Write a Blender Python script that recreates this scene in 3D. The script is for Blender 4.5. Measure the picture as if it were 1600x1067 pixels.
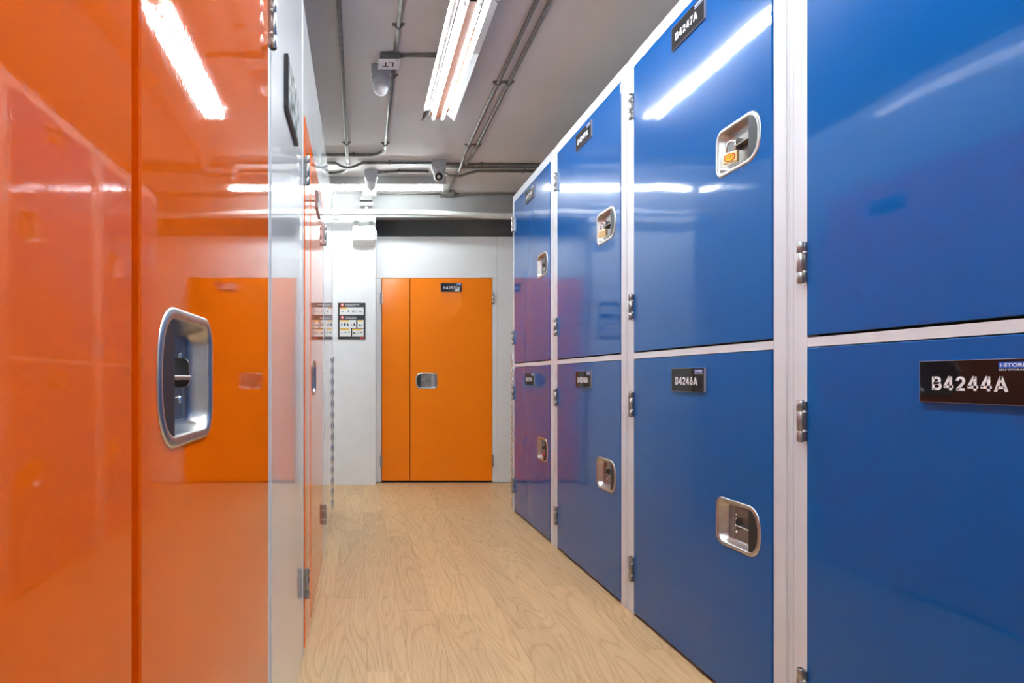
import bpy, bmesh, math, random
from mathutils import Vector, Matrix

random.seed(7)
for o in list(bpy.data.objects):
    bpy.data.objects.remove(o)
scene = bpy.context.scene
COL = scene.collection

# ------------------------------------------------------------------ camera, world, exposure
F_PX, VPX, VPY, CAM_H = 900.0, 562.0, 590.0, 1.05
cam_d = bpy.data.cameras.new('camera')
cam_d.sensor_width = 36.0
cam_d.lens = 36.0 * F_PX / 1600.0
cam_d.shift_x = (800.0 - VPX) / 1600.0
cam_d.shift_y = (VPY - 533.5) / 1600.0
cam_d.clip_start = 0.01
cam = bpy.data.objects.new('camera', cam_d)
COL.objects.link(cam)
cam.location = (0, 0, CAM_H)
cam.rotation_euler = (math.radians(90), 0, 0)
scene.camera = cam

world = bpy.data.worlds.new('world')
scene.world = world
world.use_nodes = True
world.node_tree.nodes['Background'].inputs['Color'].default_value = (0.5, 0.5, 0.52, 1)
world.node_tree.nodes['Background'].inputs['Strength'].default_value = 0.3

scene.view_settings.view_transform = 'Standard'
scene.view_settings.look = 'None'
scene.view_settings.gamma = 1.0
scene.view_settings.use_curve_mapping = False
scene.view_settings.exposure = 1.66
TUBE_STRENGTH = 34.0
BATTEN_STRENGTH = 23.0

# ------------------------------------------------------------------ dimensions (metres)
XR, XL = 1.213, -0.2114          # faces of the blue lockers and of the left partition
YE = 5.762                       # face of the end partition
ZC = 2.85                        # ceiling
TOP = 2.46                       # top of partitions
PX = lambda px, Y: (px - VPX) * Y / F_PX
PZ = lambda py, Y: CAM_H + (VPY - py) * Y / F_PX

# ------------------------------------------------------------------ materials
def lin(c):
    c = c / 255.0
    return c / 12.92 if c <= 0.04045 else ((c + 0.055) / 1.055) ** 2.4
def rgb(r, g, b):
    return (lin(r), lin(g), lin(b), 1.0)

def mat(name, col, rough=0.5, metal=0.0, coat=0.0, coat_rough=0.03, emit=None, spec=0.5, coat_ior=1.5):
    m = bpy.data.materials.new(name)
    m.use_nodes = True
    b = m.node_tree.nodes['Principled BSDF']
    b.inputs['Base Color'].default_value = col
    b.inputs['Roughness'].default_value = rough
    b.inputs['Metallic'].default_value = metal
    b.inputs['Coat Weight'].default_value = coat
    b.inputs['Coat Roughness'].default_value = coat_rough
    b.inputs['Specular IOR Level'].default_value = spec
    b.inputs['Coat IOR'].default_value = coat_ior
    if emit:
        b.inputs['Emission Color'].default_value = emit[0]
        b.inputs['Emission Strength'].default_value = emit[1]
    return m

def add_bump(m, layers, target=('Normal', 'Coat Normal')):
    nt = m.node_tree
    b = nt.nodes['Principled BSDF']
    tc = nt.nodes.new('ShaderNodeTexCoord')
    prev = None
    for scale, dist, detail in layers:
        n = nt.nodes.new('ShaderNodeTexNoise')
        n.inputs['Scale'].default_value = scale
        n.inputs['Detail'].default_value = detail
        geo = nt.nodes.new('ShaderNodeNewGeometry')
        nt.links.new(geo.outputs['Position'], n.inputs['Vector'])
        bp = nt.nodes.new('ShaderNodeBump')
        bp.inputs['Strength'].default_value = 1.0
        bp.inputs['Distance'].default_value = dist
        nt.links.new(n.outputs['Fac'], bp.inputs['Height'])
        if prev:
            nt.links.new(prev.outputs['Normal'], bp.inputs['Normal'])
        prev = bp
    for t in target:
        nt.links.new(prev.outputs['Normal'], b.inputs[t])
    return m

def add_mottle(m, c1, c2, scale, detail=4, rough=None):
    nt = m.node_tree
    b = nt.nodes['Principled BSDF']
    geo = nt.nodes.new('ShaderNodeNewGeometry')
    n = nt.nodes.new('ShaderNodeTexNoise')
    n.inputs['Scale'].default_value = scale
    n.inputs['Detail'].default_value = detail
    nt.links.new(geo.outputs['Position'], n.inputs['Vector'])
    r = nt.nodes.new('ShaderNodeValToRGB')
    r.color_ramp.elements[0].position = 0.35
    r.color_ramp.elements[1].position = 0.65
    r.color_ramp.elements[0].color = c1
    r.color_ramp.elements[1].color = c2
    nt.links.new(n.outputs['Fac'], r.inputs['Fac'])
    nt.links.new(r.outputs['Color'], b.inputs['Base Color'])
    return m

ORANGE_L = add_bump(mat('orange_lacquer', rgb(238, 100, 4), 0.35, coat=1.0, coat_rough=0.03, spec=0.0, coat_ior=1.38),
                    [(2.2, 0.0016, 1), (120, 0.00004, 2)])
ORANGE_S = add_bump(mat('orange_satin', rgb(255, 134, 16), 0.32, coat=0.6, coat_rough=0.16, spec=0.02, coat_ior=1.38),
                    [(1.8, 0.0012, 1)])
BLUE = add_bump(mat('blue_lacquer', rgb(0, 82, 152), 0.24, coat=1.0, coat_rough=0.05, spec=0.06, coat_ior=1.36),
                [(2.6, 0.003, 1), (90, 0.00004, 2)])
WHITE_G = add_bump(mat('white_gloss_steel', rgb(214, 216, 219), 0.35, coat=1.0, coat_rough=0.035),
                   [(2.0, 0.0012, 1)])
WHITE_F = add_mottle(mat('white_frame_paint', rgb(206, 207, 212), 0.3, coat=0.4, coat_rough=0.12, spec=0.3),
                     rgb(203, 204, 209), rgb(209, 210, 215), 3)
WHITE_P = add_bump(mat('white_panel_paint', rgb(233, 235, 236), 0.42, coat=0.25, coat_rough=0.3, spec=0.3), [(2.0, 0.001, 1)])
WALL_W = add_mottle(mat('white_wall_paint', rgb(234, 234, 234), 0.6), rgb(232, 232, 232), rgb(237, 237, 237), 5)
GREY_C = add_mottle(mat('grey_ceiling_paint', rgb(214, 212, 209), 0.8), rgb(208, 206, 203), rgb(218, 216, 213), 1.3)
GREY_B = add_mottle(mat('grey_concrete', rgb(160, 160, 158), 0.85), rgb(154, 154, 153), rgb(166, 166, 164), 3)
STEEL = add_mottle(mat('brushed_steel', rgb(190, 188, 185), 0.28, metal=1.0), rgb(185, 183, 180), rgb(200, 198, 196), 40)
STEEL_P = mat('satin_steel_plate', rgb(150, 147, 144), 0.42, metal=1.0)
STEEL_D = mat('hinge_steel', rgb(172, 170, 168), 0.3, metal=1.0)
CHROME = mat('polished_chrome', rgb(225, 225, 226), 0.08, metal=1.0)
GALV = add_mottle(mat('galvanised_conduit', rgb(138, 137, 132), 0.5, metal=0.6), rgb(128, 127, 122), rgb(150, 149, 144), 30)
BLACK_R = mat('black_rubber', rgb(26, 28, 32), 0.45)
BLACK_G = mat('black_acrylic', rgb(20, 18, 20), 0.5, coat=1.0, coat_rough=0.02, spec=0.05, coat_ior=1.4)
LETTER = mat('white_lettering', rgb(225, 224, 228), 0.5)
LOGO_B = mat('logo_blue', rgb(25, 80, 180), 0.5)
EDGE_A = mat('acrylic_edge', rgb(150, 150, 160), 0.2)
BRASS = add_mottle(mat('brass', rgb(225, 195, 140), 0.32, metal=0.75), rgb(222, 190, 132), rgb(232, 204, 152), 60)
STK_R = mat('sticker_red', rgb(205, 45, 25), 0.4)
STK_Y = mat('sticker_yellow', rgb(240, 190, 30), 0.4)
RED = mat('red_lock_paint', rgb(190, 22, 22), 0.3, coat=0.5)
DARK = mat('dark_metal', rgb(40, 38, 38), 0.35, metal=0.6)
PLASTIC = mat('white_plastic', rgb(232, 232, 230), 0.4)
PLASTIC_G = mat('grey_plastic', rgb(188, 188, 190), 0.45)
LENS = mat('camera_lens', rgb(8, 8, 10), 0.08, coat=1.0)
PIPE_W = add_mottle(mat('white_pipe', rgb(222, 224, 220), 0.5), rgb(214, 216, 212), rgb(228, 230, 226), 9)
REFL = mat('aluminium_reflector', rgb(205, 203, 202), 0.04, metal=1.0)
SPINE = mat('fixture_paint', rgb(205, 203, 200), 0.4)
SPINE_P = mat('polished_spine', rgb(200, 188, 184), 0.27, metal=1.0)
TUBE = mat('fluorescent_tube', (1, 1, 1, 1), 0.4, emit=((0.87, 0.955, 1.0, 1), TUBE_STRENGTH))
TUBE_B = mat('batten_tube', (1, 1, 1, 1), 0.4, emit=((0.87, 0.955, 1.0, 1), BATTEN_STRENGTH))
P_BLACK = mat('notice_black', rgb(38, 35, 34), 0.35)
P_WHITE = mat('notice_white', rgb(228, 228, 226), 0.4)
P_YEL = mat('notice_yellow', rgb(240, 178, 40), 0.4)
P_RED = mat('notice_red', rgb(214, 60, 48), 0.4)
P_ICON = mat('notice_icon', rgb(50, 50, 54), 0.4)
P_ICON_G = mat('notice_icon_green', rgb(120, 120, 40), 0.4)
SIGN_P = add_mottle(mat('grey_mottle', rgb(120, 122, 120), 0.7, spec=0.05), rgb(78, 80, 78), rgb(176, 178, 176), 26, 5)  # blotchy grey tone over the sign face
GAP = mat('dark_gap', rgb(24, 24, 26), 0.7)

def wood_material():
    m = bpy.data.materials.new('light_oak_laminate')
    m.use_nodes = True
    nt = m.node_tree
    b = nt.nodes['Principled BSDF']
    N = nt.nodes.new
    L = nt.links.new
    tc = N('ShaderNodeTexCoord'); oi = N('ShaderNodeObjectInfo')
    mul = N('ShaderNodeMath'); mul.operation = 'MULTIPLY'; mul.inputs[1].default_value = 37.0
    L(oi.outputs['Random'], mul.inputs[0])
    cmb = N('ShaderNodeCombineXYZ')
    L(mul.outputs[0], cmb.inputs['X']); L(mul.outputs[0], cmb.inputs['Z'])
    add = N('ShaderNodeVectorMath'); add.operation = 'ADD'
    L(tc.outputs['Object'], add.inputs[0]); L(cmb.outputs[0], add.inputs[1])
    # contour rings of a stretched noise give cathedral figure
    mp = N('ShaderNodeMapping'); mp.inputs['Scale'].default_value = (7.0, 0.85, 1.0)
    L(add.outputs[0], mp.inputs['Vector'])
    n1 = N('ShaderNodeTexNoise'); n1.inputs['Scale'].default_value = 1.0; n1.inputs['Detail'].default_value = 1.2
    n1.inputs['Roughness'].default_value = 0.4; n1.inputs['Distortion'].default_value = 0.5
    L(mp.outputs[0], n1.inputs['Vector'])
    m1 = N('ShaderNodeMath'); m1.operation = 'MULTIPLY'; m1.inputs[1].default_value = 14.0
    L(n1.outputs['Fac'], m1.inputs[0])
    fr = N('ShaderNodeMath'); fr.operation = 'FRACT'; L(m1.outputs[0], fr.inputs[0])
    rp = N('ShaderNodeValToRGB')
    e = rp.color_ramp.elements
    e[0].position = 0.0; e[0].color = (0.42, 0.42, 0.42, 1)
    e[1].position = 1.0; e[1].color = (0.5, 0.5, 0.5, 1)
    k = e.new(0.35); k.color = (0.1, 0.1, 0.1, 1)
    k = e.new(0.75); k.color = (0.25, 0.25, 0.25, 1)
    k = e.new(0.93); k.color = (1.0, 1.0, 1.0, 1)
    L(fr.outputs[0], rp.inputs['Fac'])
    # fine pores
    mp2 = N('ShaderNodeMapping'); mp2.inputs['Scale'].default_value = (260.0, 6.0, 1.0)
    L(add.outputs[0], mp2.inputs['Vector'])
    n2 = N('ShaderNodeTexNoise'); n2.inputs['Scale'].default_value = 1.0; n2.inputs['Detail'].default_value = 3.0
    L(mp2.outputs[0], n2.inputs['Vector'])
    # broad tone
    n3 = N('ShaderNodeTexNoise'); n3.inputs['Scale'].default_value = 0.7; n3.inputs['Detail'].default_value = 2.0
    L(mp.outputs[0], n3.inputs['Vector'])
    mixf = N('ShaderNodeMath'); mixf.operation = 'MULTIPLY_ADD'; mixf.inputs[1].default_value = 0.30
    L(rp.outputs['Color'], mixf.inputs[0])
    s2 = N('ShaderNodeMath'); s2.operation = 'MULTIPLY'; s2.inputs[1].default_value = 0.75
    L(n2.outputs['Fac'], s2.inputs[0]); L(s2.outputs[0], mixf.inputs[2])
    r2 = N('ShaderNodeValToRGB')
    e = r2.color_ramp.elements
    e[0].position = 0.26; e[0].color = rgb(220, 186, 140)
    e[1].position = 0.84; e[1].color = rgb(182, 142, 98)
    L(mixf.outputs[0], r2.inputs['Fac'])
    hv = N('ShaderNodeHueSaturation')
    vv = N('ShaderNodeMapRange'); vv.inputs['To Min'].default_value = 0.93; vv.inputs['To Max'].default_value = 1.06
    L(oi.outputs['Random'], vv.inputs['Value']); L(vv.outputs[0], hv.inputs['Value'])
    L(r2.outputs['Color'], hv.inputs['Color'])
    mx = N('ShaderNodeMixRGB'); mx.blend_type = 'MULTIPLY'; mx.inputs['Fac'].default_value = 0.25
    L(hv.outputs['Color'], mx.inputs['Color1'])
    r3 = N('ShaderNodeValToRGB'); r3.color_ramp.elements[0].color = rgb(215, 205, 195); r3.color_ramp.elements[1].color = (1, 1, 1, 1)
    L(n3.outputs['Fac'], r3.inputs['Fac']); L(r3.outputs['Color'], mx.inputs['Color2'])
    L(mx.outputs['Color'], b.inputs['Base Color'])
    b.inputs['Roughness'].default_value = 0.42
    b.inputs['Specular IOR Level'].default_value = 0.4
    bp = N('ShaderNodeBump'); bp.inputs['Distance'].default_value = 0.0004; bp.inputs['Strength'].default_value = 0.4
    L(n2.outputs['Fac'], bp.inputs['Height']); L(bp.outputs['Normal'], b.inputs['Normal'])
    return m
WOOD = wood_material()

# ------------------------------------------------------------------ mesh helpers
class MB:
    """collects shapes into one mesh; every shape may carry its own material slot"""
    def __init__(self):
        self.bm = bmesh.new()
        self.mats = []
    def slot(self, m):
        if m not in self.mats:
            self.mats.append(m)
        return self.mats.index(m)
    def _tag(self, faces, m, smooth):
        i = self.slot(m)
        for f in faces:
            f.material_index = i
            f.smooth = smooth
    def box(self, x0, x1, y0, y1, z0, z1, m, bev=0.0, seg=1):
        r = bmesh.ops.create_cube(self.bm, size=1.0)
        vs = r['verts']
        for v in vs:
            v.co = Vector(((x0 + x1) / 2 + v.co.x * (x1 - x0), (y0 + y1) / 2 + v.co.y * (y1 - y0), (z0 + z1) / 2 + v.co.z * (z1 - z0)))
        faces = set(f for v in vs for f in v.link_faces)
        if bev:
            es = list(set(e for v in vs for e in v.link_edges))
            rb = bmesh.ops.bevel(self.bm, geom=es, offset=bev, segments=seg, profile=0.5, affect='EDGES')
            faces = set(f for f in faces if f.is_valid) | set(rb['faces'])
        self._tag(faces, m, False)
        return self
    def loft(self, loops, m, cap0=True, cap1=True, smooth=False, closed=True):
        rows = [[self.bm.verts.new(p) for p in lp] for lp in loops]
        faces = []
        n = len(rows[0])
        for a, b in zip(rows, rows[1:]):
            for i in range(n if closed else n - 1):
                j = (i + 1) % n
                faces.append(self.bm.faces.new((a[i], a[j], b[j], b[i])))
        caps = []
        if cap0:
            caps.append(self.bm.faces.new(list(reversed(rows[0]))))
        if cap1:
            caps.append(self.bm.faces.new(rows[-1]))
        self._tag(faces, m, smooth)
        self._tag(caps, m, False)
        return self
    def tube(self, pts, r, m, seg=10, smooth=True):
        pts = [Vector(p) for p in pts]
        loops = []
        up = None
        for i, p in enumerate(pts):
            d = (pts[min(i + 1, len(pts) - 1)] - pts[max(i - 1, 0)]).normalized()
            if up is None:
                up = Vector((0, 0, 1)) if abs(d.z) < 0.9 else Vector((0, 1, 0))
            a = d.cross(up).normalized()
            b = a.cross(d).normalized()
            up = b
            loops.append([p + a * (math.cos(2 * math.pi * k / seg) * r) + b * (math.sin(2 * math.pi * k / seg) * r) for k in range(seg)])
        return self.loft(loops, m, smooth=smooth)
    def lathe(self, prof, m, origin=(0, 0, 0), axis='z', seg=20, smooth=True):
        loops = []
        o = Vector(origin)
        for r, h in prof:
            lp = []
            for k in range(seg):
                a = 2 * math.pi * k / seg
                c, s = math.cos(a) * r, math.sin(a) * r
                if axis == 'z': v = Vector((c, s, h))
                elif axis == 'y': v = Vector((c, h, -s))
                else: v = Vector((h, c, s))
                lp.append(o + v)
            loops.append(lp)
        return self.loft(loops, m, smooth=smooth)
    def prism(self, outline, axis, h0, h1, m, smooth=False):
        def P(u, v, h):
            if axis == 'y': return Vector((u, h, v))
            if axis == 'z': return Vector((u, v, h))
            return Vector((h, u, v))
        return self.loft([[P(u, v, h0) for u, v in outline], [P(u, v, h1) for u, v in outline]], m, smooth=smooth)
    def mesh(self, name):
        me = bpy.data.meshes.new(name)
        bmesh.ops.recalc_face_normals(self.bm, faces=self.bm.faces)
        self.bm.to_mesh(me)
        self.bm.free()
        for m in self.mats:
            me.materials.append(m)
        return me
    def build(self, name, parent=None, loc=(0, 0, 0), rot=(0, 0, 0)):
        return link(name, self.mesh(name), parent, loc, rot)

def link(name, me, parent=None, loc=(0, 0, 0), rot=(0, 0, 0)):
    o = bpy.data.objects.new(name, me)
    COL.objects.link(o)
    o.parent = parent
    o.location = loc
    o.rotation_euler = rot
    return o

def tag(o, label=None, cat=None, group=None, kind=None):
    if label: o['label'] = label
    if cat: o['category'] = cat
    if group: o['group'] = group
    if kind: o['kind'] = kind
    return o

def empty(name, loc, rotz=0.0):
    o = bpy.data.objects.new(name, None)
    o.empty_display_size = 0.05
    COL.objects.link(o)
    o.location = loc
    o.rotation_euler = (0, 0, rotz)
    return o

_tc = {}
def text_mesh(body, height, width=None, bold=0.0, m=None, center=True):
    """flat lettering standing in the local xz plane and facing -y"""
    key = (body, height, width, bold, m.name)
    if key in _tc: return _tc[key]
    c = bpy.data.curves.new('lettering', 'FONT')
    c.body = body
    c.size = 1.0
    c.offset = bold
    c.extrude = 0.01
    c.resolution_u = 3
    t = bpy.data.objects.new('lettering', c)
    COL.objects.link(t)
    dg = bpy.context.evaluated_depsgraph_get()
    dg.update()
    me = bpy.data.meshes.new_from_object(t.evaluated_get(dg))
    bpy.data.objects.remove(t)
    xs = [v.co.x for v in me.vertices]; ys = [v.co.y for v in me.vertices]
    w, h = max(xs) - min(xs), max(ys) - min(ys)
    sy = height / h
    sx = (width / w) if width else sy
    for v in me.vertices:
        x = (v.co.x - (min(xs) + w / 2 if center else min(xs))) * sx
        z = (v.co.y - (min(ys) + h / 2)) * sy
        v.co = Vector((x, -v.co.z * 0.03, z))
    me.materials.clear()
    me.materials.append(m)
    _tc[key] = me
    return me

def arc2(cx, cy, rx, ry, a0, a1, n=14):
    return [(cx + rx * math.cos(math.radians(a0 + (a1 - a0) * k / n)), cy + ry * math.sin(math.radians(a0 + (a1 - a0) * k / n))) for k in range(n + 1)]
# bold geometric capitals as centre lines in a box of height 1; (advance width, strokes)
GLYPH = {
    'B': (0.70, [[(0.1, 0.0), (0.1, 1.0)], [(0.1, 0.91), (0.36, 0.91)] + arc2(0.36, 0.725, 0.19, 0.185, 90, -90) + [(0.1, 0.54)], [(0.1, 0.52), (0.38, 0.52)] + arc2(0.38, 0.305, 0.22, 0.215, 90, -90) + [(0.1, 0.09)]]),
    'A': (0.82, [[(0.08, -0.02), (0.41, 0.98)], [(0.41, 0.98), (0.74, -0.02)], [(0.2, 0.27), (0.62, 0.27)]]),
    'D': (0.74, [[(0.1, 0.0), (0.1, 1.0)], [(0.1, 0.91), (0.3, 0.91)] + arc2(0.3, 0.5, 0.34, 0.41, 90, -90) + [(0.1, 0.09)]]),
    '0': (0.72, [arc2(0.36, 0.5, 0.25, 0.41, 0, 360, 30)]),
    '1': (0.42, [[(0.27, 0.0), (0.27, 1.0)], [(0.27, 0.91), (0.04, 0.91)]]),
    '2': (0.66, [arc2(0.33, 0.68, 0.22, 0.23, 175, -35) + [(0.12, 0.1)], [(0.05, 0.09), (0.62, 0.09)]]),
    '4': (0.72, [[(0.44, 1.0), (0.09, 0.30)], [(0.02, 0.28), (0.70, 0.28)], [(0.50, 0.0), (0.50, 1.0)]]),
    '5': (0.66, [[(0.58, 0.91), (0.14, 0.91)], [(0.16, 0.96), (0.12, 0.52)], [(0.10, 0.54), (0.2, 0.58)] + arc2(0.32, 0.32, 0.24, 0.24, 95, -150)]),
    '6': (0.68, [arc2(0.34, 0.32, 0.23, 0.23, 0, 360, 24), [(0.43, 0.99), (0.14, 0.42)]]),
    '7': (0.62, [[(0.03, 0.91), (0.60, 0.91)], [(0.52, 0.93), (0.20, 0.0)]]),
    '8': (0.68, [arc2(0.34, 0.72, 0.19, 0.19, 0, 360, 24), arc2(0.34, 0.30, 0.23, 0.21, 0, 360, 24)]),
    '9': (0.68, [arc2(0.34, 0.68, 0.23, 0.23, 0, 360, 24), [(0.25, 0.01), (0.54, 0.58)]]),
}
def number_mesh(body, height, width, m):
    key = ('n', body, height, width)
    if key in _tc: return _tc[key]
    b = MB()
    t = 0.094
    total = sum(GLYPH[c][0] for c in body) + 0.12 * (len(body) - 1)
    sx, sz = width / total, height
    x = -total / 2
    for c in body:
        w, strokes = GLYPH[c]
        for st in strokes:
            pts = [Vector((p[0], p[1])) for p in st]
            L_, R_ = [], []
            closed = (pts[0] - pts[-1]).length < 1e-4
            for i, p in enumerate(pts):
                a = pts[i - 1] if i else (pts[-2] if closed else p)
                q = pts[i + 1] if i < len(pts) - 1 else (pts[1] if closed else p)
                d0 = (p - a).normalized() if (p - a).length > 1e-6 else (q - p).normalized()
                d1 = (q - p).normalized() if (q - p).length > 1e-6 else d0
                n = Vector((-(d0 + d1).y, (d0 + d1).x)).normalized()
                k = t / max(n.dot(Vector((-d0.y, d0.x))), 0.5)
                L_.append(p + n * k); R_.append(p - n * k)
            for i in range(len(pts) - 1):
                q = [L_[i], L_[i + 1], R_[i + 1], R_[i]]
                b.loft([[((x + v.x) * sx, y, (v.y - 0.5) * sz) for v in q] for y in (0.0003, -0.0003)], m)
        x += w + 0.12
    _tc[key] = b.mesh('lettering')
    return _tc[key]

# ------------------------------------------------------------------ shared fittings
HW, HH, HA = 0.213, 0.156, 0.062       # recessed handle: width, height, depth of the rounded end
def handle_outline(inset, s, n=9):
    """(u, v) loop; the bulging end lies at -u for s = 1"""
    w, h = HW / 2 - inset, HH / 2 - inset
    r = max(0.034 - inset * 0.8, 0.008)
    a = HA - inset * 0.7
    pts = []
    for k in range(n + 1):                         # corner, top on the square end
        t = math.pi / 2 * k / n
        pts.append((w - r + r * math.cos(t), h - r + r * math.sin(t)))
    for k in range(1, 2 * n):                      # bulging end
        t = math.pi / 2 + math.pi * k / (2 * n)
        c, q = math.cos(t), math.sin(t)
        e = 2.0 / 2.5
        pts.append((-w + a - a * abs(c) ** e, h * (1 if q > 0 else -1) * abs(q) ** e))
    for k in range(n + 1):
        t = -math.pi / 2 + math.pi / 2 * k / n
        pts.append((w - r + r * math.cos(t), -h + r + r * math.sin(t)))
    return [(u * s, v) for u, v in pts]

def handle_meshes(s):
    d = {}
    b = MB()
    rings = [(-0.002, 0.001), (-0.0015, -0.0015), (0.001, -0.003), (0.008, -0.003), (0.0105, -0.0018), (0.0125, 0.003), (0.019, 0.0215), (0.024, 0.0255)]
    b.loft([[(u, y, v) for u, v in handle_outline(i, s)] for i, y in rings], STEEL, cap0=False, cap1=True, smooth=True)
    d['handle_pan'] = b.mesh('handle_pan')
    b = MB()                                        # dark flap in the bulging end
    o = [(u, v) for u, v in handle_outline(0.0105, 1) if u < -HW / 2 + 0.052]
    top, bot = max(v for u, v in o), min(v for u, v in o)
    o = [(-HW / 2 + 0.052, top)] + o + [(-HW / 2 + 0.052, bot)]
    o = [(u * s, v) for u, v in o]
    b.prism(o, 'y', -0.0012, 0.005, BLACK_R)
    d['finger_flap'] = b.mesh('finger_flap')
    b = MB()                                        # back plate
    b.box(-0.06 if s > 0 else -0.05, 0.05 if s > 0 else 0.06, 0.0225, 0.0258, -0.052, 0.052, STEEL_P, 0.001)
    if s < 0:
        pass
    d['back_plate'] = b.mesh('back_plate')
    b = MB()                                        # hasp: blade plus rounded tab
    b.box(-0.062, 0.012, -0.001, 0.0245, -0.0025, 0.0025, STEEL_D, 0.001)
    ol = []
    for k in range(7):
        t = math.pi / 2 * k / 6
        ol.append((0.004 - 0.0 + 0.010 - 0.010 * math.sin(t) - 0.004, 0.018 - 0.010 + 0.010 * math.cos(t) + 0.004))
    # tab outline in (y, z)
    tab = [(0.0245, -0.012), (0.0245, 0.024)] + [(0.010 - 0.008 * math.sin(t * math.pi / 10), 0.016 + 0.008 * math.cos(t * math.pi / 10)) for t in range(6)] \
        + [(0.010 - 0.008 * math.cos(t * math.pi / 10), -0.004 - 0.008 * math.sin(t * math.pi / 10)) for t in range(6)]
    b.prism(tab, 'x', 0.010, 0.014, STEEL_D)
    b.box(-0.05, -0.03, 0.0195, 0.0235, 0.004, 0.022, DARK, 0.001)
    b.box(0.022, 0.03, 0.021, 0.0235, -0.008, 0.008, DARK)
    if s < 0:
        for v in b.bm.verts: v.co.x *= -1
    d['hasp'] = b.mesh('hasp')
    b = MB()
    b.lathe([(0.0, -0.004), (0.003, -0.0035), (0.0052, -0.0015), (0.0055, 0.0)], CHROME, axis='y', seg=10)
    d['screw'] = b.mesh('screw')
    return d
HANDLES = {1: handle_meshes(1), -1: handle_meshes(-1)}

def hinge_mesh(s):
    """barrel hinge at the door edge x = 0, the frame lies towards -x for s = 1"""
    b = MB()
    cx, cy, r, L = -0.009 * s, -0.010, 0.0088, 0.112
    for z0, z1 in ((-L / 2, -0.0265), (-0.0255, 0.0255), (0.0265, L / 2)):
        b.lathe([(r - 0.001, z0), (r, z0 + 0.001), (r, z1 - 0.001), (r - 0.001, z1)], STEEL_D, origin=(cx, cy, 0), seg=14)
    b.lathe([(r * 0.7, -L / 2 - 0.001), (r * 0.7, L / 2 + 0.001)], DARK, origin=(cx, cy, 0), seg=10)
    x0, x1 = sorted((cx, 0.004 * s))
    b.box(x0, x1, -0.007, 0.002, -L / 2 + 0.003, L / 2 - 0.003, STEEL_D)
    for z in (-0.026, 0.026):
        b.lathe([(0.0035, -0.004), (0.0035, 0.004)], PLASTIC, origin=(0.001 * s, -0.0065, z), axis='y', seg=8)
    return b.mesh('hinge')
HINGE = {1: hinge_mesh(1), -1: hinge_mesh(-1)}

PW, PH = 0.21, 0.087
def plate_mesh():
    b = MB()
    b.box(-PW / 2, PW / 2, -0.007, 0.0, -PH / 2, PH / 2, EDGE_A)
    b.box(-PW / 2 + 0.001, PW / 2 - 0.001, -0.0074, -0.0068, -PH / 2 + 0.001, PH / 2 - 0.001, BLACK_G)
    return b.mesh('nameplate')
PLATE = plate_mesh()
LOGO = None
def logo_mesh():
    b = MB()
    b.box(0.049, 0.098, -0.0079, -0.0073, 0.0255, 0.0375, LOGO_B)
    return b.mesh('logo_block')

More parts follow.
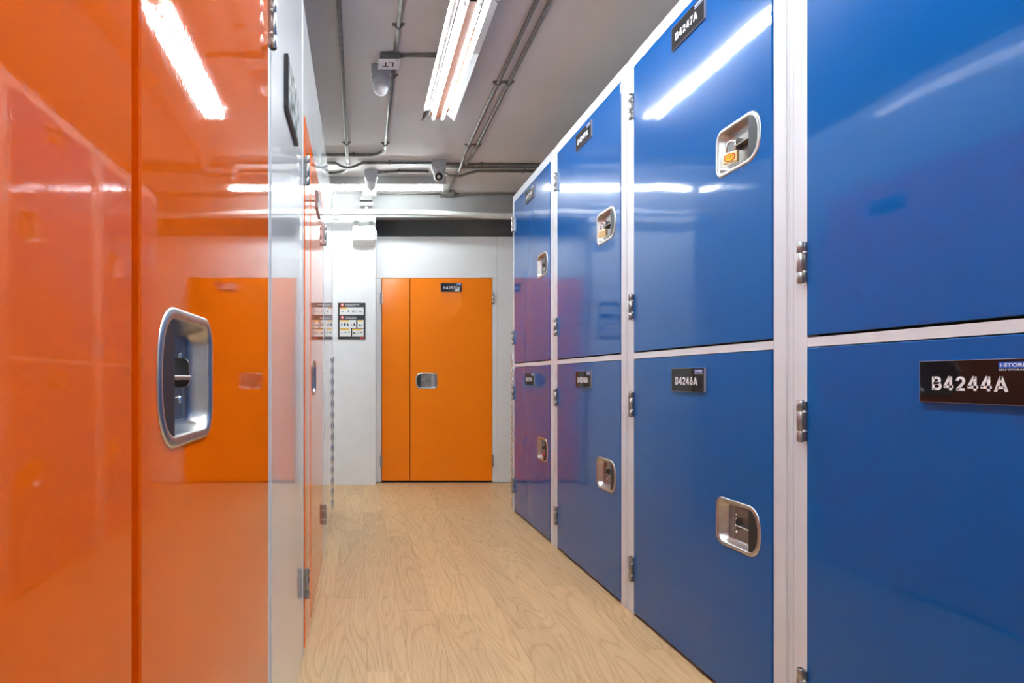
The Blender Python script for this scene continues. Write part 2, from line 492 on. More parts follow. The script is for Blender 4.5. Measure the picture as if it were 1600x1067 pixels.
def make_door(parent, x0, x1, z0, z1, material, free, hinges=(), handle_z=None, edge=0.048, plate=None, plate_z=None,
              swing=0.0, name='door', proud=0.003, thick=0.028):
    """a door leaf in the parent's frame: front towards -y; free = side of the opening edge (-1 left, 1 right)"""
    w, h = x1 - x0, z1 - z0
    b = MB()
    bm = b.bm
    si = b.slot(material)
    def ring(i, y):
        return [bm.verts.new(p) for p in ((i, y, i), (w - i, y, i), (w - i, y, h - i), (i, y, h - i))]
    r0, r1, r2 = ring(0.002, -proud), ring(0.0, -proud + 0.002), ring(0.0, thick)
    for a, c in ((r0, r1), (r1, r2)):
        for i in range(4):
            j = (i + 1) % 4
            bm.faces.new((a[i], a[j], c[j], c[i]))
    bm.faces.new(r2)
    edges = [bm.edges.get((r0[i], r0[(i + 1) % 4])) for i in range(4)]
    s = -1 if free > 0 else 1                        # handle bulges towards the free edge
    if handle_z is not None:
        hx = (w - edge - HW / 2) if free > 0 else (edge + HW / 2)
        hz = handle_z - z0
        lp = [bm.verts.new((hx + u, -proud, hz + v)) for u, v in handle_outline(0.0, s)]
        edges += [bm.edges.new((lp[i], lp[(i + 1) % len(lp)])) for i in range(len(lp))]
    bmesh.ops.triangle_fill(bm, use_beauty=True, use_dissolve=False, edges=edges, normal=(0, -1, 0))
    if handle_z is not None:                         # keep the handle opening free
        ls = set(lp)
        dead = [f for f in bm.faces if all(v in ls for v in f.verts)]
        bmesh.ops.delete(bm, geom=dead, context='FACES_ONLY')
    for f in bm.faces: f.material_index = si
    d = b.build(name, parent, (x0, 0, z0))
    if swing:
        # turn about the hinge edge
        d.rotation_euler = (0, 0, swing)
    if handle_z is not None:
        H = HANDLES[s]
        link('handle_pan', H['handle_pan'], d, (hx, -proud, hz))
        link('finger_flap', H['finger_flap'], d, (hx, -proud, hz))
        link('back_plate', H['back_plate'], d, (hx, -proud - 0.0, hz))
        link('hasp', H['hasp'], d, (hx, -proud, hz))
        for sx, sz in ((0.036, 0.028), (0.036, -0.028), (-0.05, 0.028), (-0.05, -0.028)):
            link('screw', H['screw'], d, (hx + s * sx, -proud + 0.0225, hz + sz))
    for hz_ in hinges:
        hs = 1 if free > 0 else -1
        link('hinge', HINGE[hs], d, (0.0 if free > 0 else w, -proud, hz_ - z0))
    if plate_z is not None:
        link('nameplate', PLATE, d, (w / 2, -proud, plate_z - z0))
        link('logo_block', LOGO, d, (w / 2, -proud, plate_z - z0))
        if plate:
            link('lettering', number_mesh(plate, 0.0285, 0.142, LETTER), d, (w / 2 - 0.006, -proud - 0.0076, plate_z - z0 - 0.004))
            link('logo_lettering', text_mesh('I-STORE', 0.0068, 0.043, 0.02, LETTER), d, (w / 2 + 0.0735, -proud - 0.0081, plate_z - z0 + 0.0315))
            link('logo_caption', text_mesh('SELF STORAGE', 0.0032, 0.048, 0.01, LETTER), d, (w / 2 + 0.0735, -proud - 0.0076, plate_z - z0 + 0.0228))
    return d
LOGO = logo_mesh()

# ------------------------------------------------------------------ the room shell
XW0, XW1, YB, YF = -1.95, 2.45, -2.6, 6.05
def shell(name, m, *boxes, label=None):
    b = MB()
    for bx in boxes: b.box(*bx, m)
    return tag(b.build(name), label, None, None, 'structure')
floor = shell('floor', GAP, (XW0, XW1, YB, YF, -0.06, -0.012), label='light oak plank floor of the aisle')
shell('ceiling', GREY_C, (XW0, XW1, YB, YF, ZC, ZC + 0.1), label='grey painted ceiling above the lockers')
shell('wall_left', WALL_W, (XW0 - 0.1, XW0, YB, YF, -0.06, ZC), label='white side wall behind the orange units')
shell('wall_right', WALL_W, (XW1, XW1 + 0.1, YB, YF, -0.06, ZC), label='white side wall behind the blue lockers')
shell('wall_back', WALL_W, (XW0, XW1, YB - 0.1, YB, -0.06, ZC), label='white wall behind the camera')
shell('wall_far', GREY_B, (XW0, XW1, YF, YF + 0.1, -0.06, ZC), label='dark grey wall beyond the end partition')

# floor planks
PLW, PLL = 0.152, 1.22
b = MB(); b.box(-PLW / 2 + 0.0002, PLW / 2 - 0.0002, -PLL / 2 + 0.0002, PLL / 2 - 0.0002, -0.010, 0.0, WOOD, 0.0005)
plank_me = b.mesh('plank')
row = 0
x = XW0 + PLW / 2
while x < XW1:
    off = (row * 0.47 + (row % 3) * 0.21) % PLL
    y = YB - off + PLL / 2
    while y - PLL / 2 < 5.80:
        if y + PLL / 2 > YB + 0.02:
            inside = (x > XL - 0.2 and x < XR + 0.2) or y + PLL / 2 > 4.4
            if inside:
                link('plank', plank_me, floor, (x, y, 0.0))
        y += PLL
    x += PLW
    row += 1

# pillar, beam
pil_x1 = PX(587, 5.64)
pillar = tag(empty('wall_pillar', (-0.9, 5.64, 0)), 'broad white pillar left of the end door, grey above', None, None, 'structure')
b = MB(); b.box(XW0 + 0.9, pil_x1 + 0.9, 0.004, 0.26, 2.63, ZC, GREY_B); b.build('pillar_head', pillar)
b = MB(); b.box(XW0 + 0.9, pil_x1 + 0.9, 0.0, 0.26, 0.0, 2.63, WALL_W); b.build('pillar_shaft', pillar)
shell('ceiling_beam', GREY_B, (pil_x1 + 0.001, XW1, 5.665, 5.76, 2.625, ZC), label='grey concrete beam over the end partition')

# ------------------------------------------------------------------ end partition with orange door
def wall_panel(parent, name, x0, x1, z0, z1, m, y0=0.0, y1=0.03, bev=0.002):
    b = MB(); b.box(x0, x1, y0, y1, z0, z1, m, bev)
    return b.build(name, parent)

OX0, OX1 = PX(596.5, YE), PX(769, YE)
DOOR_T = 2.045
wall_end = tag(empty('wall_end', (0, YE, 0)), 'white steel partition closing the aisle end', None, None, 'structure')
wall_panel(wall_end, 'panel', PX(777, YE) + 0.001, PX(777, YE) + 0.62, 0.004, TOP, WHITE_P, 0.002)
wall_panel(wall_end, 'panel', PX(777, YE) + 0.622, XW1, 0.004, TOP, WHITE_P, 0.002)
ew = empty('storage_unit', ((OX0 + OX1) / 2, YE, 0))
tag(ew, 'orange double-leaf storage unit marked B4257D at the aisle end', 'storage unit', 'orange storage units')
hw = (OX1 - OX0) / 2
cx = (OX0 + OX1) / 2
wall_panel(ew, 'header_panel', pil_x1 + 0.006 - cx, PX(777, YE) - cx, DOOR_T + 0.004, TOP, WHITE_P)
wall_panel(ew, 'jamb', pil_x1 + 0.006 - cx, -hw - 0.003, 0.004, DOOR_T + 0.003, WHITE_P)
wall_panel(ew, 'jamb', hw + 0.003, PX(777, YE) - cx, 0.004, DOOR_T + 0.003, WHITE_P)
wall_panel(ew, 'backing', -hw, hw, 0.0, DOOR_T, GAP, 0.04, 0.06, 0)
sx_ = PX(640.5, YE) - cx
make_door(ew, -hw + 0.002, sx_ - 0.003, 0.022, DOOR_T, ORANGE_S, 1, hinges=(1.845, 0.22), name='door_leaf')
make_door(ew, sx_ + 0.003, hw - 0.002, 0.022, DOOR_T, ORANGE_S, -1, hinges=(1.845, 0.22), handle_z=1.018, edge=0.055,
          plate='B4257D', plate_z=1.952, name='door_leaf')

# ------------------------------------------------------------------ left partition with orange doors
wl = tag(empty('wall_partition', (XL, 0, 0), math.radians(90)), 'glossy white steel partition between the orange units', None, None, 'structure')
wall_panel(wl, 'panel', YB, 0.183, 0.004, TOP, WHITE_G)
wall_panel(wl, 'panel', 1.3905, 2.139, 0.004, TOP, WHITE_G, 0.002)
wall_panel(wl, 'panel', 3.362, 4.455, 0.004, TOP, WHITE_G, 0.002)
wall_panel(wl, 'corner_post', 4.457, 4.53, 0.004, TOP, WHITE_G)
b = MB(); b.box(4.49, 4.53, 0.034, 1.73, 0.004, TOP, WHITE_P); b.build('return_panel', wl)

def left_unit(y0, y1, ysplit, jn, jf, label, swing, plate):
    yc = (y0 + y1) / 2
    u = tag(empty('storage_unit', (XL, yc, 0), math.radians(90)), label, 'storage unit', 'orange storage units')
    wall_panel(u, 'header_panel', y0 - jn - yc, y1 + jf - yc, DOOR_T + 0.004, TOP, WHITE_G)
    for a, c in ((y0 - jn, y0 - 0.003), (y1 + 0.003, y1 + jf)):
        wall_panel(u, 'jamb', a - yc, c - yc, 0.004, DOOR_T + 0.003, WHITE_G)
        if c - a > 0.06:
            wall_panel(u, 'jamb_rib', a - yc + (c - a) * 0.62, a - yc + (c - a) * 0.78, 0.004, DOOR_T + 0.003, WHITE_G, -0.003, 0.001, 0.001)
    wall_panel(u, 'backing', y0 - yc, y1 - yc, 0.0, DOOR_T, GAP, 0.05, 0.07, 0)
    wall_panel(u, 'astragal', ysplit - 0.03 - yc, ysplit + 0.03 - yc, 0.03, DOOR_T, ORANGE_L, 0.029, 0.04, 0)
    make_door(u, y0 - yc, ysplit - 0.0125 - yc, 0.02, DOOR_T, ORANGE_L, 1, hinges=(1.835, 0.27), name='door_leaf', swing=swing, thick=0.02)
    make_door(u, ysplit + 0.0075 - yc, y1 - yc, 0.02, DOOR_T, ORANGE_L, -1, hinges=(1.86, 0.27), handle_z=1.05, edge=0.045,
              plate_z=1.91 if plate else None, name='door_leaf')
    return u
left_unit(0.262, 1.312, 0.5405, 0.075, 0.077, 'nearest orange double-leaf storage unit, large steel handle in view', 0.0, False)
left_unit(2.192, 3.275, 2.457, 0.05, 0.085, 'narrow-looking orange storage unit beyond the white panel on the left', 0.0, True)

sign = tag(empty('wall_sign', (XL, 1.765, 1.89), math.radians(90)), 'grey framed sign plate high on the left white panel', 'sign')
b = MB(); b.box(-0.138, 0.138, -0.010, 0.002, -0.077, 0.077, P_BLACK, 0.001); b.build('frame', sign)
b = MB(); b.box(-0.133, 0.133, -0.0112, -0.0098, -0.072, 0.072, SIGN_P); b.build('sign_face', sign)

# ------------------------------------------------------------------ blue lockers
PITCH, DW = 0.984, 0.852
UB, UT, LB, LT = 1.164, 2.423, 0.014, 1.130
FT = 2.48
def tower_frame():
    b = MB()
    hp = PITCH / 2
    for s in (-1, 1):
        xs = sorted((s * (DW / 2 + 0.002), s * (hp - 0.0145)))
        b.box(xs[0], xs[1], 0.0, 0.03, 0.0, FT, WHITE_F, 0.0015)
        xs = sorted((s * (hp - 0.0145), s * (hp - 0.0002)))
        b.box(xs[0], xs[1], 0.004, 0.03, 0.0, FT, WHITE_F)
        xs = sorted((s * (hp - 0.010), s * (hp - 0.0065)))
        b.box(xs[0], xs[1], 0.0025, 0.005, 0.0, FT, WHITE_F)
    b.box(-DW / 2 - 0.002, DW / 2 + 0.002, 0.0, 0.03, UT + 0.003, FT, WHITE_F)
    b.box(-DW / 2 - 0.002, DW / 2 + 0.002, 0.0, 0.03, LT + 0.003, UB - 0.006, WHITE_F)
    return b.mesh('frame')
def tower_body():
    b = MB()
    b.box(-PITCH / 2 + 0.001, PITCH / 2 - 0.001, 0.031, 0.95, 0.0, FT - 0.004, WHITE_F)
    b.box(-DW / 2, DW / 2, 0.0295, 0.0325, 0.0, FT - 0.06, GAP)
    return b.mesh('cabinet_body')
FRAME, BODY = tower_frame(), tower_body()
towers = [(4.085, 'B4251A', 'B4250A', 'farthest blue two-door locker, doors B4251A over B4250A, red lock below'),
          (3.101, 'B4249A', 'B4248A', 'blue two-door locker with doors B4249A over B4248A'),
          (2.117, 'B4247A', 'B4246A', 'blue two-door locker with doors B4247A over B4246A'),
          (1.133, 'B4245A', 'B4244A', 'nearest blue two-door locker in view, lower door marked B4244A'),
          (0.149, None, None, 'blue two-door locker beside the camera, nearer than B4244A')]
for yc, up, lo, label in towers:
    t = tag(empty('locker', (XR, yc, 0), math.radians(-90)), label, 'locker', 'blue lockers along the right side')
    link('frame', FRAME, t)
    link('cabinet_body', BODY, t)
    h = DW / 2
    make_door(t, -h, h, UB, UT, BLUE, 1, hinges=(2.25, 1.363), handle_z=1.797, plate=up, plate_z=2.350)
    make_door(t, -h, h, LB, LT, BLUE, 1, hinges=(0.932, 0.203), handle_z=0.574, plate=lo, plate_z=1.042)
# filler behind the camera
b = MB(); b.box(XR, XR + 0.9, YB, 0.149 - PITCH / 2 - 0.002, 0.0, FT, WHITE_F)
tag(b.build('wall_filler'), 'white locker bank side behind the camera', None, None, 'structure')

# corner guards
def corner_guard(x, y, label, s):
    b = MB()
    n = 14
    loops = []
    z0, z1 = 0.02, 1.235
    for k in range(n * 8 + 1):
        z = z0 + (z1 - z0) * k / (n * 8)
        a = 0.5 - 0.5 * math.cos(2 * math.pi * k / 8)
        d = 0.004 + 0.008 * a
        loops.append([(0, 0.0, z), (-s * d, 0.006, z), (-s * d, 0.024, z), (0, 0.03, z)])
    b.loft(loops, CHROME, smooth=True)
    o = b.build('corner_guard', None, (x, y, 0))
    return tag(o, label, 'corner guard', 'scalloped corner guards')
corner_guard(XR - 0.0005, 4.548, 'scalloped metal guard strip on the far corner of the blue lockers', 1)
corner_guard(XL, 4.500, 'scalloped metal guard strip on the far corner of the left partition', -1)

# ------------------------------------------------------------------ padlocks
def padlock(loc, rz, label, sticker):
    p = tag(empty('padlock', loc, rz), label, 'padlock', 'padlocks on the lockers')
    b = MB(); b.box(-0.022, 0.022, -0.008, 0.008, 0.0, 0.034, BRASS, 0.0025, 2); b.build('body', p)
    b = MB()
    pts = [(-0.0135, 0, 0.030), (-0.0135, 0, 0.058)]
    pts += [(-0.0135 * math.cos(t * math.pi / 8), 0, 0.058 + 0.0135 * math.sin(t * math.pi / 8)) for t in range(1, 8)]
    pts += [(0.0135, 0, 0.058), (0.0135, 0, 0.030)]
    b.tube(pts, 0.0034, CHROME, 8); b.build('shackle', p)
    if sticker:
        b = MB()
        ell = lambda a, c: [(a * math.cos(2 * math.pi * k / 28), 0.017 + c * math.sin(2 * math.pi * k / 28)) for k in range(28)]
        b.prism(ell(0.0185, 0.0135), 'y', -0.0086, -0.0078, P_BLACK)
        b.prism(ell(0.0178, 0.0128), 'y', -0.0089, -0.0086, STK_R)
        b.prism(ell(0.0145, 0.0105), 'y', -0.0092, -0.0089, STK_Y)
        b.build('sticker', p)
        b = MB()
        for zz, w, m in ((0.0205, 0.009, P_BLACK), (0.0145, 0.0095, STK_R)):
            for i in range(5):
                xx = -w + 2 * w * i / 4
                b.box(xx - 0.0014, xx + 0.0014, -0.0095, -0.0091, zz - 0.0017, zz + 0.0017, m)
        b.build('sticker_print', p)
    return p
padlock((XR - 0.006, 1.872, 1.747), math.radians(-62), 'brass padlock with yellow and red oval sticker on door B4247A', True)
padlock((XR - 0.006, 2.858, 1.747), math.radians(-66), 'plain brass padlock on door B4249A', False)
cl = tag(empty('combination_lock', (XR + 0.004, 3.782, 0.50), math.radians(-70)), 'red combination lock hanging on door B4250A', 'padlock', 'padlocks on the lockers')
b = MB(); b.box(-0.013, 0.013, -0.009, 0.009, 0.0, 0.012, RED, 0.003, 2); b.build('base', cl)
b = MB(); b.box(-0.013, 0.013, -0.009, 0.009, 0.036, 0.054, RED, 0.003, 2); b.build('body', cl)
for k in range(3):
    b = MB(); b.lathe([(0.010, 0.0125 + k * 0.008), (0.0118, 0.0135 + k * 0.008), (0.0118, 0.0185 + k * 0.008), (0.010, 0.0195 + k * 0.008)], DARK if k != 1 else RED, seg=14)
    b.build('number_ring', cl)
b = MB(); b.tube([(-0.008, 0, 0.05), (-0.008, 0, 0.068), (-0.005, 0, 0.075), (0, 0, 0.078), (0.005, 0, 0.075), (0.008, 0, 0.068), (0.008, 0, 0.05)], 0.0024, CHROME, 8); b.build('shackle', cl)

# ------------------------------------------------------------------ lights
def tube_fixture(y0, y1, label):
    xc = 0.512
    f = tag(empty('tube_light', (xc, (y0 + y1) / 2, 2.72)), label, 'ceiling light', 'twin tube lights along the aisle')
    L = (y1 - y0) / 2
    b = MB(); b.prism([(-0.022, 0.025), (0.022, 0.025), (0.03, 0.06), (0.03, ZC - 2.72), (-0.03, ZC - 2.72), (-0.03, 0.06)], 'y', -L + 0.01, L - 0.01, SPINE_P); b.build('spine', f)
    for s in (-1, 1):
        prof = [(0.024, 0.058), (0.052, 0.052), (0.060, 0.056), (0.108, 0.012)]
        th = 0.0015
        ol = [(s * u, v) for u, v in prof] + [(s * u, v + th) for u, v in reversed(prof)]
        b = MB(); b.prism(ol, 'y', -L, L, REFL); b.build('reflector', f)
        b = MB(); b.tube([(s * 0.031, -L + 0.035, 0.024), (s * 0.031, L - 0.035, 0.024)], 0.0095, TUBE, 12); b.build('tube', f)
        for e in (-1, 1):
            b = MB(); b.lathe([(0.006, 0.0), (0.0125, 0.002), (0.0125, 0.024), (0.008, 0.028)], PLASTIC, origin=(s * 0.031, e * (L - 0.014) - 0.014, 0.024), axis='y', seg=14)
            b.box(s * 0.031 - 0.006, s * 0.031 + 0.006, e * (L - 0.014) - 0.008, e * (L - 0.014) + 0.008, 0.03, 0.055, PLASTIC)
            b.build('lampholder', f)
    return f
FY = 3.78
labels = ['bright twin tube ceiling light over the aisle, farthest of its row', 'twin tube ceiling light at the top edge, nearer end of the lit row',
          'twin tube ceiling light above the camera', 'twin tube ceiling light behind the camera']
for k in range(4):
    tube_fixture(FY - 1.205 * (k + 1) + 0.012, FY - 1.205 * k, labels[k])

def batten(xa, xb, y, label):
    f = tag(empty('batten_light', ((xa + xb) / 2, y, 2.75)), label, 'ceiling light', 'batten lights in the cross aisle')
    L = (xb - xa) / 2
    b = MB(); b.prism([(-0.055, 0.022), (-0.03, ZC - 2.75), (0.03, ZC - 2.75), (0.055, 0.022), (0.02, 0.03), (-0.02, 0.03)], 'x', -L, L, SPINE); b.build('body', f)
    b = MB(); b.tube([(-L + 0.05, 0, 0.0), (L - 0.05, 0, 0.0)], 0.0155, TUBE_B, 12); b.build('tube', f)
    for s in (-1, 1):
        b = MB(); b.box(s * (L - 0.02) - 0.012, s * (L - 0.02) + 0.012, -0.02, 0.02, -0.02, 0.032, PLASTIC, 0.004)
        b.tube([(s * (L - 0.052), 0, 0), (s * (L - 0.03), 0, 0)], 0.012, STEEL, 12)
        b.build('lampholder', f)
    return f
batten(-0.56, 0.775, 5.19, 'single tube batten light across the cross aisle, left end hidden')
batten(-1.90, -0.60, 5.19, 'unseen single tube batten light added behind the left partition to brighten the far end')  # added out of view as extra fill for the cross aisle

# ------------------------------------------------------------------ conduits
CZ = ZC - 0.0125
def arc(cx, cy, r, a0, a1, n=8):
    return [(cx + r * math.cos(math.radians(a0 + (a1 - a0) * k / n)), cy + r * math.sin(math.radians(a0 + (a1 - a0) * k / n)), CZ) for k in range(n + 1)]
def conduit(pts, label, clips=(), r=0.0115):
    b = MB(); b.tube(pts, r, GALV, 10)
    root = tag(b.build('conduit'), label, 'conduit', 'steel conduits under the ceiling')
    for (x, y, ax) in clips:
        c = MB()
        if ax == 'y':
            c.box(x - 0.032, x + 0.032, y - 0.008, y + 0.008, ZC - 0.006, ZC - 0.0005, GALV)
            c.tube([(x - 0.016, y, ZC - 0.004), (x - 0.0145, y, ZC - 0.018), (x, y, ZC - 0.0285), (x + 0.0145, y, ZC - 0.018), (x + 0.016, y, ZC - 0.004)], 0.004, GALV, 6)
            for s in (-1, 1): c.lathe([(0.005, ZC - 0.013), (0.005, ZC - 0.004)], STEEL_D, origin=(x + s * 0.026, y, 0), seg=8)
        else:
            c.box(x - 0.008, x + 0.008, y - 0.032, y + 0.032, ZC - 0.006, ZC - 0.0005, GALV)
            c.tube([(x, y - 0.016, ZC - 0.004), (x, y - 0.0145, ZC - 0.018), (x, y, ZC - 0.0285), (x, y + 0.0145, ZC - 0.018), (x, y + 0.016, ZC - 0.004)], 0.004, GALV, 6)
        c.build('saddle_clip', root)
    return root
# left run past the lateral conduits, then bending left
conduit([(-0.10, YB, CZ), (-0.10, 4.46, CZ), (-0.10, 4.56, CZ - 0.025), (-0.10, 4.69, CZ - 0.025), (-0.10, 4.77, CZ), (-0.10, 4.90, CZ)] + arc(-0.25, 4.90, 0.15, 0, 90) + [(-1.6, 5.05, CZ)], 'steel conduit along the left edge of the ceiling, bending left at its end',
        [(-0.10, 4.40, 'y'), (-0.10, 2.2, 'y')])
# conduit past the LT box
conduit([(0.197, YB, CZ), (0.197, 3.15, CZ)], 'steel conduit running into the near side of the lettered junction box', [(0.197, 2.93, 'y')])
conduit([(0.197, 3.27, CZ), (0.197, 4.50, CZ)] + arc(0.067, 4.50, 0.13, 0, 90) + [(-1.6, 4.63, CZ)], 'steel conduit leaving the lettered box and bending left in the ceiling',
        [(0.197, 3.42, 'y'), (0.197, 4.41, 'y'), (-0.05, 4.63, 'x')])
conduit([(0.22, 3.20, CZ), (0.482, 3.20, CZ)], 'short steel conduit from the lettered box to the tube light', [])
# right pair
conduit([(0.84, YB, CZ), (0.84, 4.58, CZ), (0.843, 4.71, CZ - 0.014), (0.845, 4.79, CZ - 0.026), (0.85, 4.90, CZ - 0.026), (0.85, 4.96, CZ - 0.006), (0.85, 4.99, CZ), (0.85, 5.525, CZ)],
        'left one of the parallel conduit pair, running on to the small far box', [(0.84, 3.5, 'y'), (0.84, 4.44, 'y')])
conduit([(0.905, YB, CZ), (0.905, 4.55, CZ), (0.90, 4.66, CZ - 0.002), (0.893, 4.75, CZ - 0.003), (0.888, 4.812, CZ)], 'right one of the parallel conduit pair, stopping at the cross conduits', [(0.905, 3.5, 'y'), (0.905, 4.44, 'y')])
# laterals
conduit([(-1.6, 4.80, CZ), (-0.2, 4.80, CZ), (-0.14, 4.825, CZ - 0.024), (-0.10, 4.83, CZ - 0.026), (-0.06, 4.825, CZ - 0.024), (0.02, 4.795, CZ), (0.60, 4.795, CZ)],
        'cross conduit dipping under the left conduit on its way to the lensed camera', [(0.25, 4.795, 'x')])
conduit([(0.72, 4.815, CZ - 0.004), (0.79, 4.832, CZ), (0.90, 4.842, CZ), (1.0, 4.84, CZ), (2.3, 4.84, CZ)], 'front cross conduit from the lensed camera towards the blue lockers', [(1.02, 4.84, 'x')])
conduit([(0.72, 4.895, CZ), (0.98, 4.895, CZ), (2.3, 4.895, CZ)], 'rear cross conduit from the lensed camera towards the blue lockers', [])
conduit([(0.16, 5.03, CZ), (0.25, 5.02, CZ), (0.36, 5.0, CZ), (0.60, 5.0, CZ)], 'cross conduit between the pointed dome and the lensed camera', [(0.34, 5.0, 'x')])
conduit([(0.71, 5.0, CZ), (0.79, 5.02, CZ - 0.028), (0.88, 5.02, CZ - 0.029), (0.95, 5.0, CZ - 0.012), (1.02, 4.99, CZ), (2.3, 4.99, CZ)], 'cross conduit dipping under the conduit pair on the right', [(1.42, 4.99, 'x')])
conduit([(0.92, 5.615, CZ), (1.0, 5.60, CZ), (2.3, 5.60, CZ)], 'farthest cross conduit running right from the small box', [], 0.009)
conduit([(0.20, 5.60, CZ), (0.79, 5.60, CZ)], 'thin conduit along the beam left of the small box', [], 0.006)

# ------------------------------------------------------------------ boxes and cameras under the ceiling
jb = tag(empty('junction_box', (0.164, 3.222, ZC)), 'steel junction box with white cover lettered LT', 'junction box')
b = MB(); b.box(-0.052, 0.052, -0.05, 0.05, -0.044, -0.0005, GALV, 0.005, 2); b.build('box', jb)
b = MB(); b.box(-0.06, 0.06, -0.052, 0.055, -0.049, -0.044, PLASTIC, 0.002, 1); b.build('cover', jb)
lt = text_mesh('LT', 0.045, 0.062, 0.015, P_BLACK)
# the text faces down; seen from the aisle it reads upside down
o = link('lettering', lt, jb, (-0.006, 0.0, -0.0492), (math.radians(90), 0, math.radians(180)))
for s in (-1, 1):
    b = MB(); b.lathe([(0.003, -0.0505), (0.003, -0.0485)], DARK, origin=(s * 0.045, -s * 0.042, 0), seg=8); b.build('screw', jb)

def camera_dome(x, y, rz, label, lens=True, pointed=False):
    c = tag(empty('dome_camera', (x, y, ZC), rz), label, 'security camera', 'dome cameras under the ceiling')
    b = MB(); b.box(-0.058, 0.058, -0.05, 0.05, -0.062, -0.0005, PLASTIC_G, 0.003, 2); b.build('mounting_box', c)
    b = MB(); b.lathe([(0.054, -0.062), (0.054, -0.075), (0.050, -0.095), (0.043, -0.105)], PLASTIC_G, seg=24); b.build('base', c)
    b = MB()
    if pointed:
        b.lathe([(0.047, -0.095), (0.047, -0.115), (0.040, -0.135), (0.024, -0.155), (0.008, -0.168), (0.0, -0.170)], PLASTIC, seg=24)
    else:
        pr = [(0.043 * math.sin(math.pi * k / 12), -0.118 + 0.043 * math.cos(math.pi * k / 12)) for k in range(2, 13)]
        b.lathe(pr, PLASTIC, seg=24)
    ball = b.build('ball', c)
    if lens:
        d = Vector((0, -0.86, -0.5)).normalized()
        b = MB()
        b.lathe([(0.033, 0.030), (0.033, 0.0385), (0.030, 0.040), (0.0, 0.0405)], LENS, seg=24)
        q = d.to_track_quat('Z', 'Y').to_euler()
        link('lens', b.mesh('lens'), ball, (0, 0, -0.118), q)
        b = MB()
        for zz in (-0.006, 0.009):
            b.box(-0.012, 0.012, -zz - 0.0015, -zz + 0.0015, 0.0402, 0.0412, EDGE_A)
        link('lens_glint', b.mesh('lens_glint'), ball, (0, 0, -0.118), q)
    elif not pointed:
        b = MB(); b.box(-0.03, 0.03, 0.026, 0.05, -0.126, -0.120, DARK, 0.002)
        b.build('seam', ball)
    return c
camera_dome(0.124, 3.345, 0.0, 'white dome camera facing away, just beyond the lettered box', lens=False)
camera_dome(0.659, 4.80, math.radians(-6), 'white dome camera with black lens facing the aisle', lens=True)
camera_dome(0.10, 5.03, 0.0, 'pointed white dome in front of the cross batten light', lens=False, pointed=True)

sb = tag(empty('outlet_box', (0.85, 5.58, ZC)), 'small flat steel box at the far end of the conduit pair', 'junction box')
b = MB(); b.box(-0.06, 0.06, -0.05, 0.05, -0.034, -0.0005, GALV, 0.003); b.build('box', sb)
b = MB(); b.box(-0.064, 0.064, -0.053, 0.053, -0.038, -0.034, GALV, 0.001); b.build('cover', sb)

eb = tag(empty('pillar_box', (0.075, 5.55, ZC)), 'steel box with white oval-marked cover high on the pillar', 'junction box')
b = MB(); b.box(-0.075, 0.05, 0.02, 0.085, -0.085, -0.0005, GALV, 0.003); b.build('box', eb)
b = MB(); b.box(-0.05, 0.085, -0.04, 0.03, -0.048, -0.012, PLASTIC, 0.008, 2); b.build('cover', eb)
b = MB(); b.lathe([(0.014, -0.0415), (0.014, -0.040)], DARK, origin=(0.01, 0, -0.03), axis='y', seg=16)
b.lathe([(0.011, -0.0422), (0.011, -0.0412)], PLASTIC, origin=(0.01, 0, -0.03), axis='y', seg=16); b.build('oval_mark', eb)
b = MB(); b.box(-0.07, 0.05, 0.0, 0.087, -0.138, -0.105, PLASTIC_G, 0.003); b.box(-0.03, 0.01, 0.04, 0.087, -0.165, -0.138, GALV, 0.003); b.build('lower_bracket', eb)

# white pipe across the end
ZP = lambda py: PZ(py, 5.46)
b = MB()
pp = [(-1.85, 331.5), (PX(524, 5.46), 331.5), (PX(570, 5.46), 331.2), (PX(620, 5.46), 331.3), (PX(655, 5.46), 332.2), (PX(690, 5.46), 333.6), (PX(730, 5.46), 335.6), (PX(770, 5.46), 337), (PX(810, 5.46), 337.5), (2.3, 338)]
b.tube([(x, 5.46, ZP(py)) for x, py in pp], 0.027, PIPE_W, 14)
pipe = tag(b.build('pipe'), 'white sagging pipe running across under the beam', 'pipe')
b = MB(); xx = PX(524, 5.46)
b.lathe([(0.032, xx - 0.03), (0.036, xx - 0.025), (0.036, xx + 0.03), (0.032, xx + 0.035)], PIPE_W, origin=(0, 5.46, ZP(331.5)), axis='x', seg=16)
b.build('coupling', pipe)
b = MB(); b.box(xx - 0.012, xx + 0.012, 5.455, 5.465, ZP(331.5) + 0.03, ZC, GALV); b.box(xx - 0.03, xx + 0.03, 5.44, 5.48, ZP(338) - 0.03, ZP(338), PIPE_W, 0.006)
b.build('hanger', pipe)

# ------------------------------------------------------------------ emergency light on the pillar
YP = 5.64
em = tag(empty('emergency_light', (PX(568.5, YP - 0.04), YP, PZ(378, YP - 0.04))), 'white twin-spot emergency light on the pillar', 'emergency light')
b = MB(); b.prism([(-0.075, 0.0), (-0.085, 0.012), (-0.085, 0.138), (-0.078, 0.145), (0.0, 0.145), (0.0, -0.035)], 'x', -0.108, 0.108, PLASTIC); b.build('housing', em)
for s, zz in ((-0.07, 0.178), (0.072, 0.168)):
    b = MB(); b.lathe([(0.020, 0.0), (0.027, -0.02), (0.030, -0.052), (0.030, -0.056), (0.022, -0.056), (0.022, -0.05)], PLASTIC, origin=(s, -0.01, zz), axis='y', seg=20)
    b.lathe([(0.008, 0.10), (0.008, zz - 0.02)], PLASTIC, origin=(s, -0.03, 0.0), seg=8)
    h = b.build('lamp_head', em)
    b = MB(); b.lathe([(0.0215, -0.054), (0.0215, -0.050)], PLASTIC_G, origin=(s, -0.01, zz), axis='y', seg=20); b.build('lamp_glass', h)
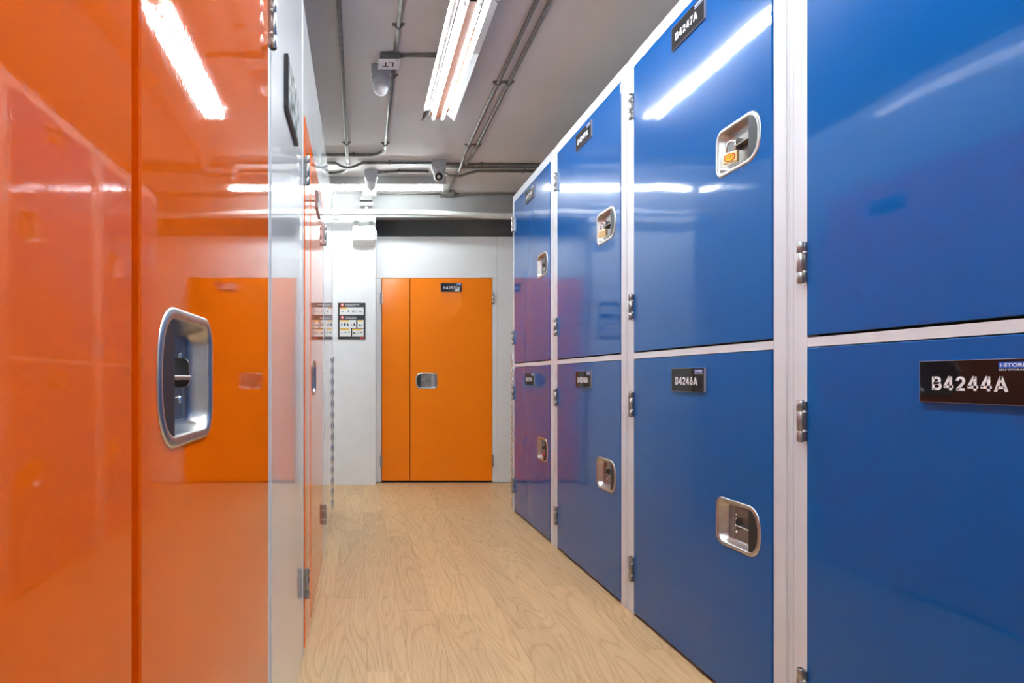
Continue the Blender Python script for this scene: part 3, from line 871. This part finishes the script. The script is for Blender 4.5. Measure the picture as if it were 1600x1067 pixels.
b = MB(); b.tube([(0.072, -0.02, 0.19), (0.04, -0.02, 0.20), (0.014, -0.012, 0.23), (0.012, -0.005, 0.27), (0.018, -0.004, 0.31)], 0.004, PLASTIC, 8); b.build('cable', em)
b = MB(); b.tube([(0.108, -0.03, 0.02), (0.122, -0.03, 0.03), (0.126, -0.025, 0.06), (0.124, -0.02, 0.10), (0.108, -0.015, 0.13)], 0.006, PLASTIC, 8); b.build('side_cable', em)
for zz in (0.045, 0.03):
    b = MB(); b.lathe([(0.004, -0.087), (0.004, -0.084)], P_BLACK, origin=(0.085, 0, zz), axis='y', seg=8); b.build('indicator', em)
b = MB(); b.box(-0.082, -0.072, -0.087, -0.084, 0.105, 0.117, PLASTIC_G); b.build('emblem', em)

# ------------------------------------------------------------------ notice board on the pillar
nw, nh = PX(571, YP) - PX(528, YP), PZ(473, YP) - PZ(530, YP)
nb = tag(empty('notice_board', (PX(528, YP), YP, PZ(530, YP))), 'black notice of prohibited activities and items on the pillar', 'notice')
# coordinates below: fraction of the board, measured from its top left corner
def nbox(name, u0, v0, u1, v1, m, d0, d1):
    b = MB(); b.box(u0 * nw, u1 * nw, -d1, -d0, (1 - v1) * nh, (1 - v0) * nh, m); return b.build(name, nb)
nbox('board', 0, 0, 1, 1, P_BLACK, 0.0, 0.006)
panels = [(0.065, 0.125, 0.935, 0.335, 0.32), (0.065, 0.475, 0.66, 0.695, 0.56), (0.71, 0.475, 0.935, 0.695, 0.85), (0.065, 0.705, 0.47, 0.925, 0.85), (0.52, 0.715, 0.935, 0.925, 0.82)]
for u0, v0, u1, v1, fr in panels:
    nbox('panel', u0, v0, u1, v1, P_WHITE, 0.006, 0.0068)
    nbox('heading_strip', u0 + 0.01, v0 + 0.005, u0 + (u1 - u0) * fr, v0 + 0.045, P_YEL, 0.0068, 0.0074)
for v in (0.065, 0.41):
    b = MB(); b.lathe([(0.0, -0.0078), (0.066 * nw, -0.0077), (0.07 * nw, -0.0058)], P_RED, origin=(0.16 * nw, 0, (1 - v) * nh), axis='y', seg=20); b.build('symbol', nb)
    b = MB(); b.prism([(-0.008, -0.006), (0.008, -0.006), (0.008, 0.006), (0.003, 0.011), (-0.006, 0.009)], 'y', -0.0084, -0.0077, P_WHITE); b.build('symbol_hand', nb, (0.16 * nw, 0, (1 - v) * nh))
for txt, v, w in (('Prohibited Activities', 0.05, 0.14), ('Prohibited Items', 0.395, 0.115)):
    link('lettering', text_mesh(txt, 0.0125, w, 0.02, LETTER, center=False), nb, (0.26 * nw, -0.0062, (1 - v) * nh))
for v, w in ((0.088, 0.33), (0.435, 0.42)):
    nbox('caption_line', 0.26, v - 0.008, 0.26 + w, v + 0.008, PLASTIC_G, 0.006, 0.0064)
icons = [(0.17, 0.24, 'l'), (0.38, 0.24, 'v'), (0.56, 0.24, 'd'), (0.67, 0.25, 's'), (0.82, 0.245, 'l'),
         (0.14, 0.60, 'b'), (0.25, 0.60, 'q'), (0.36, 0.60, 'c'), (0.49, 0.60, 'o'), (0.60, 0.60, 'c'), (0.80, 0.61, 'w'), (0.88, 0.60, 'o'),
         (0.14, 0.82, 'o'), (0.27, 0.825, 'v'), (0.405, 0.81, 'g'), (0.60, 0.83, 'w'), (0.72, 0.83, 'x'), (0.84, 0.825, 'd')]
for u, v, k in icons:
    a = 0.011
    sh = {'l': [(-1.2, -.25), (1.2, -.25), (1.2, .15), (.6, .3), (-.6, .3), (-1.2, .15)], 'v': [(-.8, .6), (0, -.7), (.8, .6), (.3, .9), (-.3, .9)],
          'd': [(-1, -.9), (-.7, -.9), (-.6, -.1), (.4, -.1), (.5, -.9), (.8, -.9), (.7, .3), (1.2, 1), (.4, .6), (-1, .4)], 's': [(-.4, -.3), (.4, -.3), (.4, .2), (-.4, .2)],
          'b': [(-.45, -1.3), (.45, -1.3), (.45, .6), (.2, 1.3), (-.2, 1.3), (-.45, .6)], 'q': [(-.8, -1.1), (.8, -1.1), (.8, 1), (.4, 1.3), (-.8, 1.3)],
          'c': [(-.8, -1.1), (.8, -1.1), (.9, .3), (.2, .6), (.1, 1.3), (-.5, 1.3), (-.9, .4)], 'o': [(-.4, -.9), (.4, -.9), (.75, .2), (.3, .9), (-.3, .9), (-.75, .2)],
          'w': [(-1.2, -.7), (1.1, -.7), (1.1, .1), (.3, 0), (-.2, .7), (-1.2, .7)], 'g': [(-.9, 0), (0, -1), (.9, 0), (0, 1.2)], 'x': [(-.5, -.8), (-.1, -.8), (.5, .7), (.1, .7)]}[k]
    b = MB(); b.prism([(p * a, q * a) for p, q in sh], 'y', -0.0074, -0.0068, P_ICON_G if k == 'g' else (PLASTIC_G if k == 'o' else P_ICON))
    b.build('icon', nb, (u * nw, 0, (1 - v) * nh))
nbox('logo_block', 0.80, 0.945, 0.94, 0.985, P_RED, 0.006, 0.0066)
